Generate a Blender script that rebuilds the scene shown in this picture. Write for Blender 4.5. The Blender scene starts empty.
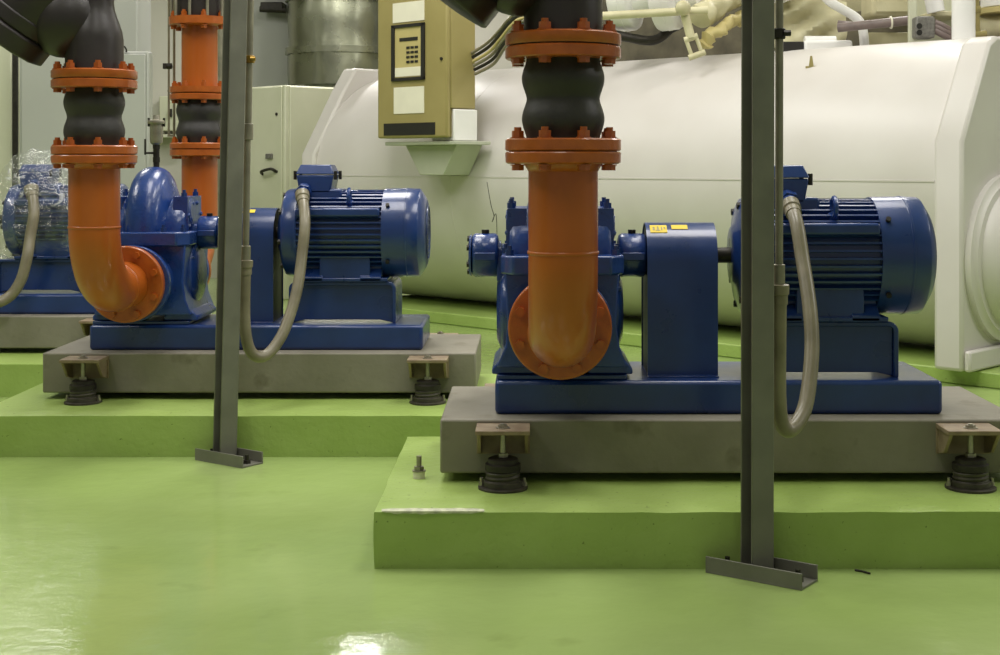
import bpy, bmesh, math, random
from mathutils import Vector, Matrix, noise
random.seed(7)
PI = math.pi
SC = bpy.context.scene
COL = SC.collection
H = 1.067                      # camera height
F = 1400.0                     # focal length in pixels of a 1000 wide frame
U0, V0 = 530.0, 163.0          # principal point

def W(u, v, Y):                # point seen at (u, v) when it stands Y metres away
    return Vector(((u-U0)*Y/F, Y, H-(v-V0)*Y/F))

# ------------------------------------------------------------------ materials
def lin(c):
    return tuple(((x/255)/12.92 if x/255 <= .04045 else ((x/255+.055)/1.055)**2.4) for x in c)

def mat(name, rgb, rough=.5, metal=0., vary=.12, scale=9., bump=0., bscale=60., coat=0., rough_vary=.1, rgb2=None, wear=None):
    m = bpy.data.materials.new(name); m.use_nodes = True
    nt = m.node_tree; N = nt.nodes; L = nt.links
    b = N['Principled BSDF']
    tc = N.new('ShaderNodeTexCoord')
    nz = N.new('ShaderNodeTexNoise'); nz.inputs['Scale'].default_value = scale; nz.inputs['Detail'].default_value = 6
    L.new(tc.outputs['Object'], nz.inputs['Vector'])
    cr = N.new('ShaderNodeValToRGB')
    c = lin(rgb); c2 = lin(rgb2) if rgb2 else tuple(x*(1-vary*1.6) for x in c)
    cr.color_ramp.elements[0].position = .3; cr.color_ramp.elements[1].position = .68
    cr.color_ramp.elements[0].color = (*c2, 1); cr.color_ramp.elements[1].color = (*[min(1, x*(1+vary*.4)) for x in c], 1)
    L.new(nz.outputs['Fac'], cr.inputs['Fac'])
    out = cr.outputs['Color']
    if wear:
        wc, ws, lo, hi = wear
        n2 = N.new('ShaderNodeTexNoise'); n2.inputs['Scale'].default_value = ws; n2.inputs['Detail'].default_value = 8
        L.new(tc.outputs['Object'], n2.inputs['Vector'])
        r2 = N.new('ShaderNodeMapRange'); r2.inputs['From Min'].default_value = lo; r2.inputs['From Max'].default_value = hi
        L.new(n2.outputs['Fac'], r2.inputs['Value'])
        mx = N.new('ShaderNodeMix'); mx.data_type = 'RGBA'
        L.new(r2.outputs['Result'], mx.inputs['Factor']); L.new(out, mx.inputs[6]); mx.inputs[7].default_value = (*lin(wc), 1)
        out = mx.outputs[2]
    L.new(out, b.inputs['Base Color'])
    mr = N.new('ShaderNodeMapRange'); mr.inputs['To Min'].default_value = max(0, rough-rough_vary); mr.inputs['To Max'].default_value = min(1, rough+rough_vary)
    L.new(nz.outputs['Fac'], mr.inputs['Value']); L.new(mr.outputs['Result'], b.inputs['Roughness'])
    b.inputs['Metallic'].default_value = metal
    b.inputs['Coat Weight'].default_value = coat; b.inputs['Coat Roughness'].default_value = .12
    if bump:
        nb = N.new('ShaderNodeTexNoise'); nb.inputs['Scale'].default_value = bscale; nb.inputs['Detail'].default_value = 3
        L.new(tc.outputs['Object'], nb.inputs['Vector'])
        bp = N.new('ShaderNodeBump'); bp.inputs['Strength'].default_value = bump; bp.inputs['Distance'].default_value = .01
        L.new(nb.outputs['Fac'], bp.inputs['Height']); L.new(bp.outputs['Normal'], b.inputs['Normal'])
    return m

MT = {}
MT['floor'] = mat('green_epoxy_floor', (160,180,114), .15, vary=.14, scale=1.1, bump=.2, bscale=12, rgb2=(146,168,96), rough_vary=.07,
                  wear=((128,144,80), 5, .62, .95))
MT['plinth'] = mat('green_painted_concrete', (162,186,104), .38, vary=.12, scale=4, bump=.25, bscale=38, rgb2=(150,175,90),
                   wear=((104,122,58), 70, .66, .74))
MT['base'] = mat('grey_painted_concrete', (138,133,120), .6, vary=.12, scale=6, bump=.12, bscale=50, rgb2=(124,119,106), wear=((112,106,90), 11, .6, .75))
MT['blue'] = mat('blue_enamel', (27,56,116), .3, vary=.12, scale=7, coat=.35, rgb2=(22,46,98), bump=.04, bscale=40)
MT['bluec'] = mat('blue_enamel_on_casting', (30,63,134), .3, vary=.12, scale=14, coat=.4, rgb2=(25,54,114), bump=.16, bscale=70)
MT['orange'] = mat('orange_pipe_enamel', (180,92,20), .36, vary=.1, scale=5, coat=.25, rgb2=(168,82,16), bump=.03, bscale=30)
MT['orangef'] = mat('orange_flange_enamel', (176,90,24), .34, vary=.15, scale=20, coat=.3, rgb2=(156,76,18), bump=.12, bscale=60)
MT['rubber'] = mat('black_rubber', (50,47,46), .5, vary=.15, scale=12, bump=.06, bscale=80)
MT['foam'] = mat('black_pipe_insulation', (48,42,42), .42, vary=.2, scale=6, bump=.08, bscale=25)
MT['steel'] = mat('grey_painted_steel', (120,119,109), .42, metal=.1, vary=.12, scale=8, rgb2=(106,105,96), bump=.03)
MT['zinc'] = mat('zinc_plated_steel', (170,165,150), .4, metal=.8, vary=.2, scale=30)
MT['dark'] = mat('dark_oily_metal', (52,48,42), .5, metal=.4, vary=.3, scale=25, bump=.1)
MT['spring'] = mat('dusty_black_steel', (74,70,60), .5, metal=.3, vary=.3, scale=25)
MT['bracket'] = mat('weathered_bracket_paint', (150,134,110), .55, vary=.2, scale=20, rgb2=(124,104,84))
MT['conduit'] = mat('grey_tan_plastic_conduit', (134,127,106), .36, vary=.12, scale=12, rgb2=(112,105,86))
MT['galv'] = mat('galvanised_conduit', (150,146,128), .38, metal=.5, vary=.15, scale=20)
MT['white'] = mat('white_insulation_cladding', (208,204,200), .42, vary=.03, scale=2.0, bump=.05, bscale=4, rgb2=(201,196,191))
MT['whitep'] = mat('white_enamel', (236,235,232), .4, vary=.05, scale=4)
MT['olive'] = mat('olive_beige_enamel', (158,146,94), .4, vary=.06, scale=4, rgb2=(150,138,86))
MT['beige'] = mat('beige_insulation_jacket', (206,200,166), .5, vary=.12, scale=5, bump=.25, bscale=9, rgb2=(178,171,134))
MT['cream'] = mat('cream_enamel_panel', (206,207,184), .45, vary=.05, scale=3, rgb2=(198,200,174))
MT['greyc'] = mat('pale_grey_cabinet_enamel', (172,174,167), .45, vary=.04, scale=2)
MT['wall'] = mat('pale_grey_wall_paint', (204,201,190), .7, vary=.05, scale=1.5, bump=.05)
MT['ceil'] = mat('white_ceiling_paint', (214,212,200), .8, vary=.05, scale=1.5)
MT['foil'] = mat('crumpled_aluminium_foil', (150,152,132), .26, metal=.9, vary=.15, scale=3, bump=.3, bscale=5, rough_vary=.12)
MT['yellow'] = mat('yellow_sticker', (236,206,40), .5, vary=.05)
MT['paper'] = mat('white_paper_label', (232,228,208), .6, vary=.04, scale=8)
MT['black'] = mat('matt_black_plastic', (34,32,28), .5, vary=.1)
MT['khaki'] = mat('khaki_plastic', (190,176,118), .5, vary=.05)
MT['brass'] = mat('brass_fitting', (170,136,62), .35, metal=.8, vary=.2, scale=30)
MT['greybox'] = mat('grey_cast_box', (128,126,120), .5, metal=.3, vary=.25, scale=60, bump=.2)
MT['purple'] = mat('purple_grey_conduit', (122,108,104), .4, vary=.15, scale=20)
MT['mesh'] = mat('fan_grille', (44,62,104), .5, vary=.2, scale=90, bump=.4, bscale=220)

def film_mat():
    m = bpy.data.materials.new('clear_plastic_film'); m.use_nodes = True
    nt = m.node_tree; N = nt.nodes; L = nt.links
    for n in list(N): N.remove(n)
    out = N.new('ShaderNodeOutputMaterial'); tr = N.new('ShaderNodeBsdfTransparent'); gl = N.new('ShaderNodeBsdfGlossy'); df = N.new('ShaderNodeBsdfTranslucent')
    d2 = N.new('ShaderNodeBsdfDiffuse'); d2.inputs['Color'].default_value = (.85,.87,.84,1)
    df.inputs['Color'].default_value = (.8,.82,.8,1); gl.inputs['Roughness'].default_value = .06
    tc = N.new('ShaderNodeTexCoord'); nz = N.new('ShaderNodeTexNoise'); nz.inputs['Scale'].default_value = 13; nz.inputs['Detail'].default_value = 5; nz.inputs['Distortion'].default_value = 1.2
    L.new(tc.outputs['Object'], nz.inputs['Vector'])
    bp = N.new('ShaderNodeBump'); bp.inputs['Strength'].default_value = 1; bp.inputs['Distance'].default_value = .03
    L.new(nz.outputs['Fac'], bp.inputs['Height']); L.new(bp.outputs['Normal'], gl.inputs['Normal'])
    m1 = N.new('ShaderNodeMixShader'); m1.inputs[0].default_value = .5; L.new(d2.outputs[0], m1.inputs[1]); L.new(df.outputs[0], m1.inputs[2])
    r = N.new('ShaderNodeMapRange'); r.inputs['From Min'].default_value = .56; r.inputs['From Max'].default_value = .72; r.inputs['To Min'].default_value = .03; r.inputs['To Max'].default_value = .5
    L.new(nz.outputs['Fac'], r.inputs['Value'])
    m2 = N.new('ShaderNodeMixShader'); L.new(r.outputs['Result'], m2.inputs[0]); L.new(tr.outputs[0], m2.inputs[1]); L.new(m1.outputs[0], m2.inputs[2])
    m3 = N.new('ShaderNodeMixShader'); m3.inputs[0].default_value = .11; L.new(m2.outputs[0], m3.inputs[1]); L.new(gl.outputs[0], m3.inputs[2])
    L.new(m3.outputs[0], out.inputs['Surface'])
    return m
MT['palegreen'] = mat('pale_green', (180,184,164), .5, vary=.06, scale=5)  # even pale green tone for the tapered bracket
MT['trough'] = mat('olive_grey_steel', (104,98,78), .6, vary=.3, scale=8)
MT['paleedge'] = mat('pale_edge_tone', (206,208,176), .5, vary=.25, scale=40)
MT['film'] = film_mat()

# ------------------------------------------------------------------ mesh builder
class MB:
    def __init__(s): s.v = []; s.f = []
    def add(s, vs, fs):
        k = len(s.v); s.v += [Vector(p) for p in vs]; s.f += [tuple(i+k for i in f) for f in fs]; return s
    def box(s, x0, x1, y0, y1, z0, z1, fr=None):
        vs = [(x,y,z) for x in (x0,x1) for y in (y0,y1) for z in (z0,z1)]
        if fr: vs = [fr(*p) for p in vs]
        return s.add(vs, [(0,1,3,2),(4,6,7,5),(0,4,5,1),(2,3,7,6),(0,2,6,4),(1,5,7,3)])
    def prism(s, poly, fn, h0, h1):                # polygon (a, b) extruded in h; fn(a, b, h) -> point
        n = len(poly)
        vs = [fn(a,b,h0) for a,b in poly] + [fn(a,b,h1) for a,b in poly]
        return s.add(vs, [tuple(range(n-1,-1,-1)), tuple(range(n,2*n))] + [(i,(i+1)%n,n+(i+1)%n,n+i) for i in range(n)])
    def lathe(s, prof, org, ax, seg=40, closed=False):  # prof: (distance along axis, radius)
        ax = Vector(ax).normalized(); org = Vector(org)
        a = ax.orthogonal().normalized(); b = ax.cross(a)
        vs = []; fs = []
        for h, r in prof:
            for i in range(seg):
                t = 2*PI*i/seg
                vs.append(org + ax*h + a*(r*math.cos(t)) + b*(r*math.sin(t)))
        m = len(prof)
        for j in range(m if closed else m-1):
            for i in range(seg):
                p, q = j*seg, ((j+1) % m)*seg
                fs.append((p+i, p+(i+1)%seg, q+(i+1)%seg, q+i))
        if not closed:
            fs.append(tuple(range(seg-1,-1,-1))); fs.append(tuple((m-1)*seg+i for i in range(seg)))
        return s.add(vs, fs)
    def cyl(s, p0, p1, r, seg=28):
        p0 = Vector(p0); d = Vector(p1)-p0
        return s.lathe([(0,r),(d.length,r)], p0, d, seg)
    def ring(s, p0, p1, r_in, r_out, seg=44):
        p0 = Vector(p0); d = Vector(p1)-p0; l = d.length
        return s.lathe([(0,r_in),(0,r_out),(l,r_out),(l,r_in)], p0, d, seg, closed=True)
    def tube(s, pts, r, seg=18, caps=True):
        pts = [Vector(p) for p in pts]; n = len(pts)
        T = []
        for i in range(n):
            d = pts[min(i+1,n-1)] - pts[max(i-1,0)]
            T.append(d.normalized())
        a = T[0].orthogonal().normalized(); vs = []; fs = []
        for i in range(n):
            a = (a - T[i]*a.dot(T[i])).normalized(); b = T[i].cross(a)
            rr = r[i] if isinstance(r, (list,tuple)) else r
            for k in range(seg):
                t = 2*PI*k/seg; vs.append(pts[i]+a*(rr*math.cos(t))+b*(rr*math.sin(t)))
        for i in range(n-1):
            for k in range(seg):
                fs.append((i*seg+k, i*seg+(k+1)%seg, (i+1)*seg+(k+1)%seg, (i+1)*seg+k))
        if caps: fs.append(tuple(range(seg-1,-1,-1))); fs.append(tuple((n-1)*seg+k for k in range(seg)))
        return s.add(vs, fs)
    def ball(s, c, r, seg=16, sq=(1,1,1)):
        vs = []; fs = []; c = Vector(c); n = seg//2
        for j in range(n+1):
            p = PI*j/n
            for i in range(seg):
                t = 2*PI*i/seg
                vs.append(c+Vector((r*sq[0]*math.sin(p)*math.cos(t), r*sq[1]*math.sin(p)*math.sin(t), r*sq[2]*math.cos(p))))
        for j in range(n):
            for i in range(seg): fs.append((j*seg+i,(j+1)*seg+i,(j+1)*seg+(i+1)%seg,j*seg+(i+1)%seg))
        return s.add(vs, fs)
    def hexa(s, p0, p1, r): return s.cyl(p0, p1, r, 6)

def spline(pts, n=8):
    pts = [Vector(p) for p in pts]; out = []
    for i in range(len(pts)-1):
        p0, p1, p2, p3 = pts[max(i-1,0)], pts[i], pts[i+1], pts[min(i+2,len(pts)-1)]
        for k in range(n):
            t = k/n
            out.append(.5*((2*p1)+(p2-p0)*t+(2*p0-5*p1+4*p2-p3)*t*t+(3*p1-p0-3*p2+p3)*t**3))
    out.append(pts[-1]); return out

ORG = {}
def root_of(o):
    while o.parent: o = o.parent
    return o
def mesh_of(name, mb, m, org=Vector((0,0,0)), sharp=38):
    me = bpy.data.meshes.new(name)
    me.from_pydata([p-org for p in mb.v], [], mb.f); me.materials.append(m)
    bm = bmesh.new(); bm.from_mesh(me)
    bmesh.ops.remove_doubles(bm, verts=bm.verts, dist=1e-6)
    bmesh.ops.recalc_face_normals(bm, faces=bm.faces); bm.to_mesh(me); bm.free()
    for p in me.polygons: p.use_smooth = True
    me.set_sharp_from_angle(angle=math.radians(sharp))
    return me
def bevel(o, w, seg=2):
    b = o.modifiers.new('bevel', 'BEVEL'); b.width = w; b.segments = seg; b.limit_method = 'ANGLE'; b.angle_limit = math.radians(40)
def thing(name, label, cat, loc, group=None):
    o = bpy.data.objects.new(name, None); COL.objects.link(o); o.location = loc; o.empty_display_size = .1
    o['label'] = label; o['category'] = cat
    if group: o['group'] = group
    ORG[o.name] = Vector(loc); return o
def part(name, mb, m, parent, bev=0, label=None, sharp=38):
    org = ORG[root_of(parent).name]
    o = bpy.data.objects.new(name, mesh_of(name, mb, MT[m], org, sharp)); COL.objects.link(o); o.parent = parent
    if bev: bevel(o, bev)
    if label: o['label'] = label
    return o
def solo(name, mb, m, label, cat, loc, bev=0, group=None, sharp=38):
    o = bpy.data.objects.new(name, mesh_of(name, mb, MT[m], Vector(loc), sharp)); COL.objects.link(o); o.location = loc
    o['label'] = label; o['category'] = cat
    if group: o['group'] = group
    if bev: bevel(o, bev)
    return o
def struct(name, mb, m, bev=0):
    o = bpy.data.objects.new(name, mesh_of(name, mb, MT[m])); COL.objects.link(o); o['kind'] = 'structure'
    if bev: bevel(o, bev)
    return o
KIDS = {}
def copy_thing(o, off, label, parent=None):
    c = o.copy(); COL.objects.link(c)
    if parent: c.parent = parent
    else:
        c.location = o.location + Vector(off); c['label'] = label; ORG[c.name] = Vector(c.location)
    for ch in [k for k in bpy.data.objects if k.parent == o]: copy_thing(ch, off, None, c)
    return c

def bolts(parent, org, ax, R, n, half, r=.016, m='orangef', name='bolt', phase=.5):
    """n separate bolts (head, washer, nut, stud tip) around a flange joint centred at org, the joint 2*half thick"""
    ax = Vector(ax).normalized(); a = ax.orthogonal().normalized()
    if abs(ax.z) > .9: a = Vector((1,0,0))
    b = ax.cross(a); me = None
    for i in range(n):
        t = 2*PI*(i+phase)/n
        p = Vector(org) + a*(R*math.cos(t)) + b*(R*math.sin(t))
        if me is None:
            q = MB(); h = half
            q.hexa(ax*(-h-.003), ax*(-h-.015), r); q.cyl(ax*(-h), ax*(-h-.003), r*1.2, 14)
            q.cyl(ax*h, ax*(h+.003), r*1.2, 14); q.hexa(ax*(h+.003), ax*(h+.019), r); q.cyl(ax*(h-.01), ax*(h+.028), r*.6, 10); q.cyl(ax*-h, ax*h, r*.5, 8)
            me = mesh_of(name, q, MT[m])
        o = bpy.data.objects.new(name, me); COL.objects.link(o); o.parent = parent
        o.location = p - ORG[root_of(parent).name]

# ------------------------------------------------------------------ setting
struct('floor', MB().box(-9, 11, -3, 14, -.1, 0), 'floor')
struct('wall_back', MB().box(-9, 11, 13.0, 13.2, 0, 4.2), 'wall')
struct('wall_left', MB().box(-9.2, -9, -3, 13.2, 0, 4.2), 'wall')
struct('ceiling', MB().box(-9, 11, -3, 13.2, 4.2, 4.3), 'ceil')

# ------------------------------------------------------------------ units
OFF1 = Vector((0,0,0)); OFF2 = Vector((-1.624,1.4,0)); OFFP = Vector((-1.612,1.4,0)); OFFV = Vector((-1.624,1.4,0)); OFF3 = Vector((-3.28,2.7,0))
ZP = .155; ZB0, ZB = .180, .334; ZS = .432; ZA = .785; YC = 4.285

# --- concrete plinths
def plinth(x0, x1, y0, y1, label):
    m = MB(); nx, ny, nz = 34, 20, 5
    def disp(p):
        k = noise.noise(p*9)*.004 + noise.noise(p*31)*.0018
        return k
    # outer faces as a fine lattice so the edges are slightly uneven
    def grid(fn, na, nb):
        vs = []; fs = []
        for i in range(na+1):
            for j in range(nb+1):
                vs.append(fn(i/na, j/nb))
        for i in range(na):
            for j in range(nb):
                a = i*(nb+1)+j; fs.append((a, a+1, a+nb+2, a+nb+1))
        m.add(vs, fs)
    def P(a, b, c):
        r = .012
        x = x0+(x1-x0)*a; y = y0+(y1-y0)*b; z = ZP*c
        if c > .999: 
            p = Vector((x,y,z)); edge = min(x-x0, x1-x, y-y0, y1-y)
            if edge < 1e-5: p.z -= .006
        else: p = Vector((x,y,z))
        d = disp(p); q = Vector((p.x+d*(1 if a in (0.,1.) else 0), p.y+d*(1 if b in (0.,1.) else 0), p.z+(d*.4 if c > .999 else 0)))
        return q
    grid(lambda s,t: P(s,t,1.), nx, ny); grid(lambda s,t: P(s,0.,t), nx, nz); grid(lambda s,t: P(s,1.,t), nx, nz)
    grid(lambda s,t: P(0.,s,t), ny, nz); grid(lambda s,t: P(1.,s,t), ny, nz)
    return solo('concrete_plinth', m, 'plinth', label, 'plinth', (x0,y0,0), sharp=50)
for off, lab in ((OFF1, 'green painted concrete plinth nearest the camera, chipped at its front left corner, with a pale front edge'),
                 (OFF2, 'green concrete plinth in the middle, under the pump set behind the left steel post'),
                 (OFF3, 'green concrete plinth farthest back, at the left edge under the film wrapped motor')):
    pl = plinth(-.41+off.x, 1.60+off.x, 3.68+off.y, 4.70+off.y, lab)
    if off.length == 0:
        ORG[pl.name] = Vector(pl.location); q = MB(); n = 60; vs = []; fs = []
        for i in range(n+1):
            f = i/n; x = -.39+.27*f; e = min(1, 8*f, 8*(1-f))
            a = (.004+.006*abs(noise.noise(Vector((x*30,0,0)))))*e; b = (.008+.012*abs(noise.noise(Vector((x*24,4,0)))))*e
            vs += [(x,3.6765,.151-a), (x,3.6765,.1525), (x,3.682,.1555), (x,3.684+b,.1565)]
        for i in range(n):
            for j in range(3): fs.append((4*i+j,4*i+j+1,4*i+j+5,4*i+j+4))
        q.add(vs, fs); part('pale_edge', q, 'paleedge', pl, label='pale front edge')  # pale uneven strip along the front edge of the plinth

# --- grey inertia base with corner brackets
BX = (-.257, 1.415)
def bracket(cx, front=True):
    s = -1 if front else 1; yb = 4.0 if front else 4.6
    m = MB()
    def fr(x, d, z): return Vector((x, yb + s*d, z))
    m.box(cx-.076, cx+.076, 0, .122, .312, .324, fr)
    for sx in (-1, 1):
        x0 = cx+sx*.066
        m.prism([(0,.312),(.118,.312),(.06,.252),(0,.238)], lambda a,b,h: fr(h,a,b), x0-.005, x0+.005)
    m.box(cx-.076, cx+.076, 0, .008, .238, .312, fr)
    return m
def make_base(label):
    t = thing('inertia_base', label, 'pump base', (.58,4.3,ZB0), 'grey inertia bases')
    m = MB().box(BX[0], BX[1], 4.0, 4.6, ZB0, ZB)
    part('block', m, 'base', t, .006)
    for cx in (-.076, 1.235):
        for fr in (True, False):
            part('mounting_bracket', bracket(cx, fr), 'bracket', t, .0015)
    return t
base1 = make_base('grey concrete inertia base of the nearest pump set, on the front green plinth')

# --- spring isolators
def isolator(cx, front, label):
    y = 3.925 if front else 4.675
    t = thing('spring_isolator', label, 'spring mount', (cx,y,ZP), 'spring isolators under the inertia bases')
    part('base_plate', MB().lathe([(0,.07),(.006,.07),(.008,.066),(.008,.056),(.022,.055),(.024,.05),(.008,.048),(.004,0.)], (cx,y,ZP), (0,0,1), 30), 'spring', t)
    pts = [(cx+.041*math.cos(a), y+.041*math.sin(a), ZP+.012+.042*a/(2*PI*3.4)) for a in [2*PI*3.4*k/90 for k in range(91)]]
    part('spring', MB().tube(pts, .0085, 8), 'spring', t)
    part('spring_cup', MB().lathe([(0,.045),(.003,.05),(.02,.05),(.023,.043),(.034,.042),(.037,.036)], (cx,y,ZP+.05), (0,0,1), 30), 'dark', t)
    part('stud', MB().cyl((cx,y,ZP+.08), (cx,y,.336), .008, 12).hexa((cx,y,.324),(cx,y,.333),.014).hexa((cx,y,ZP+.088),(cx,y,ZP+.099),.015), 'zinc', t)
    part('washer', MB().cyl((cx,y,.3238),(cx,y,.3262),.02,20), 'zinc', t)
    for sx in (-1,1):
        part('fixing_bolt', MB().hexa((cx+sx*.06,y,ZP+.006),(cx+sx*.06,y,ZP+.018),.008).cyl((cx+sx*.06,y,ZP+.006),(cx+sx*.06,y,ZP+.03),.005,8), 'zinc', t)
    return t
iso = {}
iso['lf'] = isolator(-.076, True, 'spring isolator at the front left of the nearest grey base')
iso['rf'] = isolator(1.235, True, 'spring isolator at the right edge of the photo, front right of nearest grey base')
iso['rb'] = isolator(1.235, False, 'spring isolator hidden at the rear right of the nearest grey base')
iso['lb'] = isolator(-.076, False, 'spring isolator tucked at the rear left of the nearest grey base')

# --- blue skid with motor stand
def make_skid(label):
    t = thing('pump_skid', label, 'skid', (.55,4.285,ZB), 'blue pump skids')
    part('deck', MB().box(-.102, 1.204, 4.08, 4.49, ZB, ZS), 'blue', t, .012)
    # motor stand: bent plate saddle
    def stand(y0, y1):
        pass
    m = MB(); x0, x1, z1 = .668, 1.092, .597; th = .014; r = .03
    outer = [(x0,ZS)] + [(x0+r-r*math.cos(a), z1-r+r*math.sin(a)) for a in [PI/2*k/6 for k in range(7)]] + \
            [(x1-r+r*math.sin(a), z1-r+r*math.cos(a)) for a in [PI/2*k/6 for k in range(7)]] + [(x1,ZS)]
    ri = r-th
    inner = [(x1-th,ZS)] + [(x1-th-ri+ri*math.cos(a), z1-th-ri+ri*math.sin(a)) for a in [PI/2*k/6 for k in range(7)]] + \
            [(x0+th+ri-ri*math.sin(a), z1-th-ri+ri*math.cos(a)) for a in [PI/2*k/6 for k in range(7)]] + [(x0+th,ZS)]
    m.prism(outer+inner, lambda a,b,h: Vector((a,h,b)), 4.145, 4.425)
    st = part('motor_stand', m, 'blue', t, .003)
    pm = MB().prism([(x0+th,z1-th),(x1-th,z1-th),(x1-th,ZS+.002),(x1-th-.05,ZS+.013),(x0+th+.05,ZS+.013),(x0+th,ZS+.002)], lambda a,b,h: Vector((a,h,b)), 4.162, 4.176)
    part('stand_web', pm, 'blue', st, .002)
    part('pump_pad', MB().box(-.095, .285, 4.10, 4.47, ZS, ZS+.014), 'blue', t, .003)
    return t
skid1 = make_skid('long blue steel skid of the nearest pump set, on the front grey base')

# --- pump
def arc(c, r, a0, a1, n):
    return [(c[0]+r*math.cos(a0+(a1-a0)*k/n), c[1]+r*math.sin(a0+(a1-a0)*k/n)) for k in range(n+1)]
def make_pump(label):
    t = thing('centrifugal_pump', label, 'pump', (.09,YC,ZS), 'blue split case pumps')
    o = (0,YC,ZA); ax = (1,0,0)
    m = MB().lathe([(.085-h,r) for h,r in ((.107,.05),(.103,.1),(.097,.14),(.086,.18),(.074,.208),(.066,.231),(.054,.248),(.04,.2585),(.028,.263),(.015,.267))]+[(.085+h,r) for h,r in ((.015,.267),(.028,.263),(.04,.2585),(.054,.248),(.066,.231),(.074,.208),(.086,.18),(.097,.14),(.103,.1),(.107,.05))], o, ax, 64)
    for q in m.v: q.y = YC + (q.y-YC)*.78
    part('volute', m, 'bluec', t)
    m = MB().lathe([(-.062,.06),(-.064,.12),(-.06,.14),(-.05,.148),(-.02,.15),(.19,.15),(.228,.148),(.24,.14),(.246,.12),(.244,.06)], o, ax, 44)
    m.box(-.068, -.01, YC-.115, YC+.115, .80, .932); m.box(.192, .25, YC-.115, YC+.115, .80, .932)
    for x in (-.072,.246):
        m.lathe([(0,.05),(.006,.05),(.008,.036),(.009,.036)], (x,YC-.05,.875), ax, 24)
    for sx in (-.065, .248):
        for a in range(10): 
            th = 2*PI*a/10
            m.ball((sx, YC+.125*math.cos(th), ZA+.125*math.sin(th)), .011, 8)
    part('suction_chamber', m, 'bluec', t, .004)
    # split flange with its bolts
    poly = [(-.085,4.10),(-.05,4.05),(.235,4.05),(.275,4.10),(.275,4.47),(.235,4.52),(-.05,4.52),(-.085,4.47)]
    sf = part('split_flange', MB().prism(poly, lambda a,b,h: Vector((a,b,h)), .742, .797), 'bluec', t, .006)
    me = mesh_of('flange_bolt', MB().hexa((0,0,0),(0,0,.016),.013).cyl((0,0,.012),(0,0,.028),.007,10), MT['blue'])
    for x, y in [(-.06,4.1),(-.06,4.47),(.005,4.09),(.175,4.09),(.25,4.1),(.25,4.47),(.262,4.2),(.262,4.37),(-.072,4.2),(-.072,4.37)]:
        b = bpy.data.objects.new('flange_bolt', me); COL.objects.link(b); b.parent = sf; b.location = Vector((x,y,.797))-ORG[t.name]
    for x in (-.052, .235):
        for sy in (-1,1):
            b = bpy.data.objects.new('lid_bolt', me); COL.objects.link(b); b.parent = t; b.location = Vector((x-.004,YC+sy*.095,.932))-ORG[t.name]
            b['label'] = 'small bolt on top of the casing'
    # lower casing, ribbed, on feet
    m = MB().prism([(-.075,.745),(.262,.745),(.252,.6),(.262,.53),(.285,.47),(-.098,.47),(-.072,.53),(-.066,.6)], lambda a,b,h: Vector((a,h,b)), 4.085, 4.485)
    for z in (.56,.60,.645,.69): m.box(-.086, .272, 4.18, 4.39, z-.007, z+.007)
    m.lathe([(-.10,.09),(-.085,.125),(.0,.16),(.18,.16),(.265,.125),(.28,.09)], (0,YC,.62), ax, 32)
    part('lower_casing', m, 'bluec', t, .006)
    for x0, x1 in ((-.112,.02),(.17,.302)):
        fm = MB().prism([(x0,ZS+.014),(x1,ZS+.014),(x1,ZS+.03),(x1-.025,.49),(x0+.025,.49),(x0,ZS+.03)], lambda a,b,h: Vector((a,h,b)), 4.115, 4.455)
        f = part('foot', fm, 'bluec', t, .005)
        for y in (4.14,4.43):
            for x in (x0+.014,x1-.014):
                pass
    # nozzles front and back
    zf = .605
    for name, s, ye in (('suction_nozzle',-1,3.95),('discharge_nozzle',1,4.62)):
        y0 = YC+s*.1
        L_ = abs(ye-y0)
        nm = MB().lathe([(0,.15),(L_*.35,.135),(L_*.6,.108),(L_-.035,.1),(L_-.03,.146),(L_,.146)], (.088,y0,zf), (0,s,0), 44)
        part(name, nm, 'bluec', t, .002)
    # bearing housings and shaft
    for x0, x1, cap in ((-.178,-.095,-1),(.268,.355,1)):
        prof = [(0,.05),(.003,.062),(.012,.067),(x1-x0-.012,.067),(x1-x0-.003,.062),(x1-x0,.05)]
        bm_ = MB().lathe(prof, (x0,YC,ZA), ax, 32)
        bm_.box(x0+.008, x1-.008, YC-.072, YC+.072, ZA-.012, ZA+.012)
        xe = x0-.008 if cap < 0 else x1
        bm_.lathe([(0,.058),(.008,.066)] if cap < 0 else [(0,.066),(.008,.058)], (xe,YC,ZA), ax, 32)
        bh = part('bearing_housing', bm_, 'bluec', t, .003)
        gm = MB().cyl(((x0+x1)/2,YC,ZA+.064),((x0+x1)/2,YC,ZA+.078),.012,12)
        part('grease_cap', gm, 'dark', bh)
        eb = MB()
        for k in range(6):
            th = 2*PI*(k+.5)/6
            eb.hexa((xe-(.006 if cap<0 else -.008),YC+.05*math.cos(th),ZA+.05*math.sin(th)),(xe+(.002 if cap<0 else .016),YC+.05*math.cos(th),ZA+.05*math.sin(th)),.009)
        part('end_cap_bolts', eb, 'dark', bh)
    for x0, x1 in ((-.1,-.05),(.23,.272)):
        am = MB().prism([(YC-.07,ZA-.075),(YC+.07,ZA-.075),(YC+.05,ZA+.0),(YC-.05,ZA+.0)], lambda a,b,h: Vector((h,a,b)), x0, x1)
        part('bearing_bracket', am, 'bluec', t, .004)
        part('stuffing_box', MB().lathe([(0,.045),(.012,.045),(.013,.036),(x1-x0,.036)], (x0,YC,ZA), ax, 24), 'bluec', t)
    part('shaft', MB().cyl((-.12,YC,ZA),(.37,YC,ZA),.024,20), 'zinc', t)
    part('nameplate', MB().box(.208,.2495,YC-.1,YC-.06,ZA+.04,ZA+.075), 'zinc', t)
    return t
pump1 = make_pump('blue split case pump of the nearest set, mostly hidden behind the front orange pipe')

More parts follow.
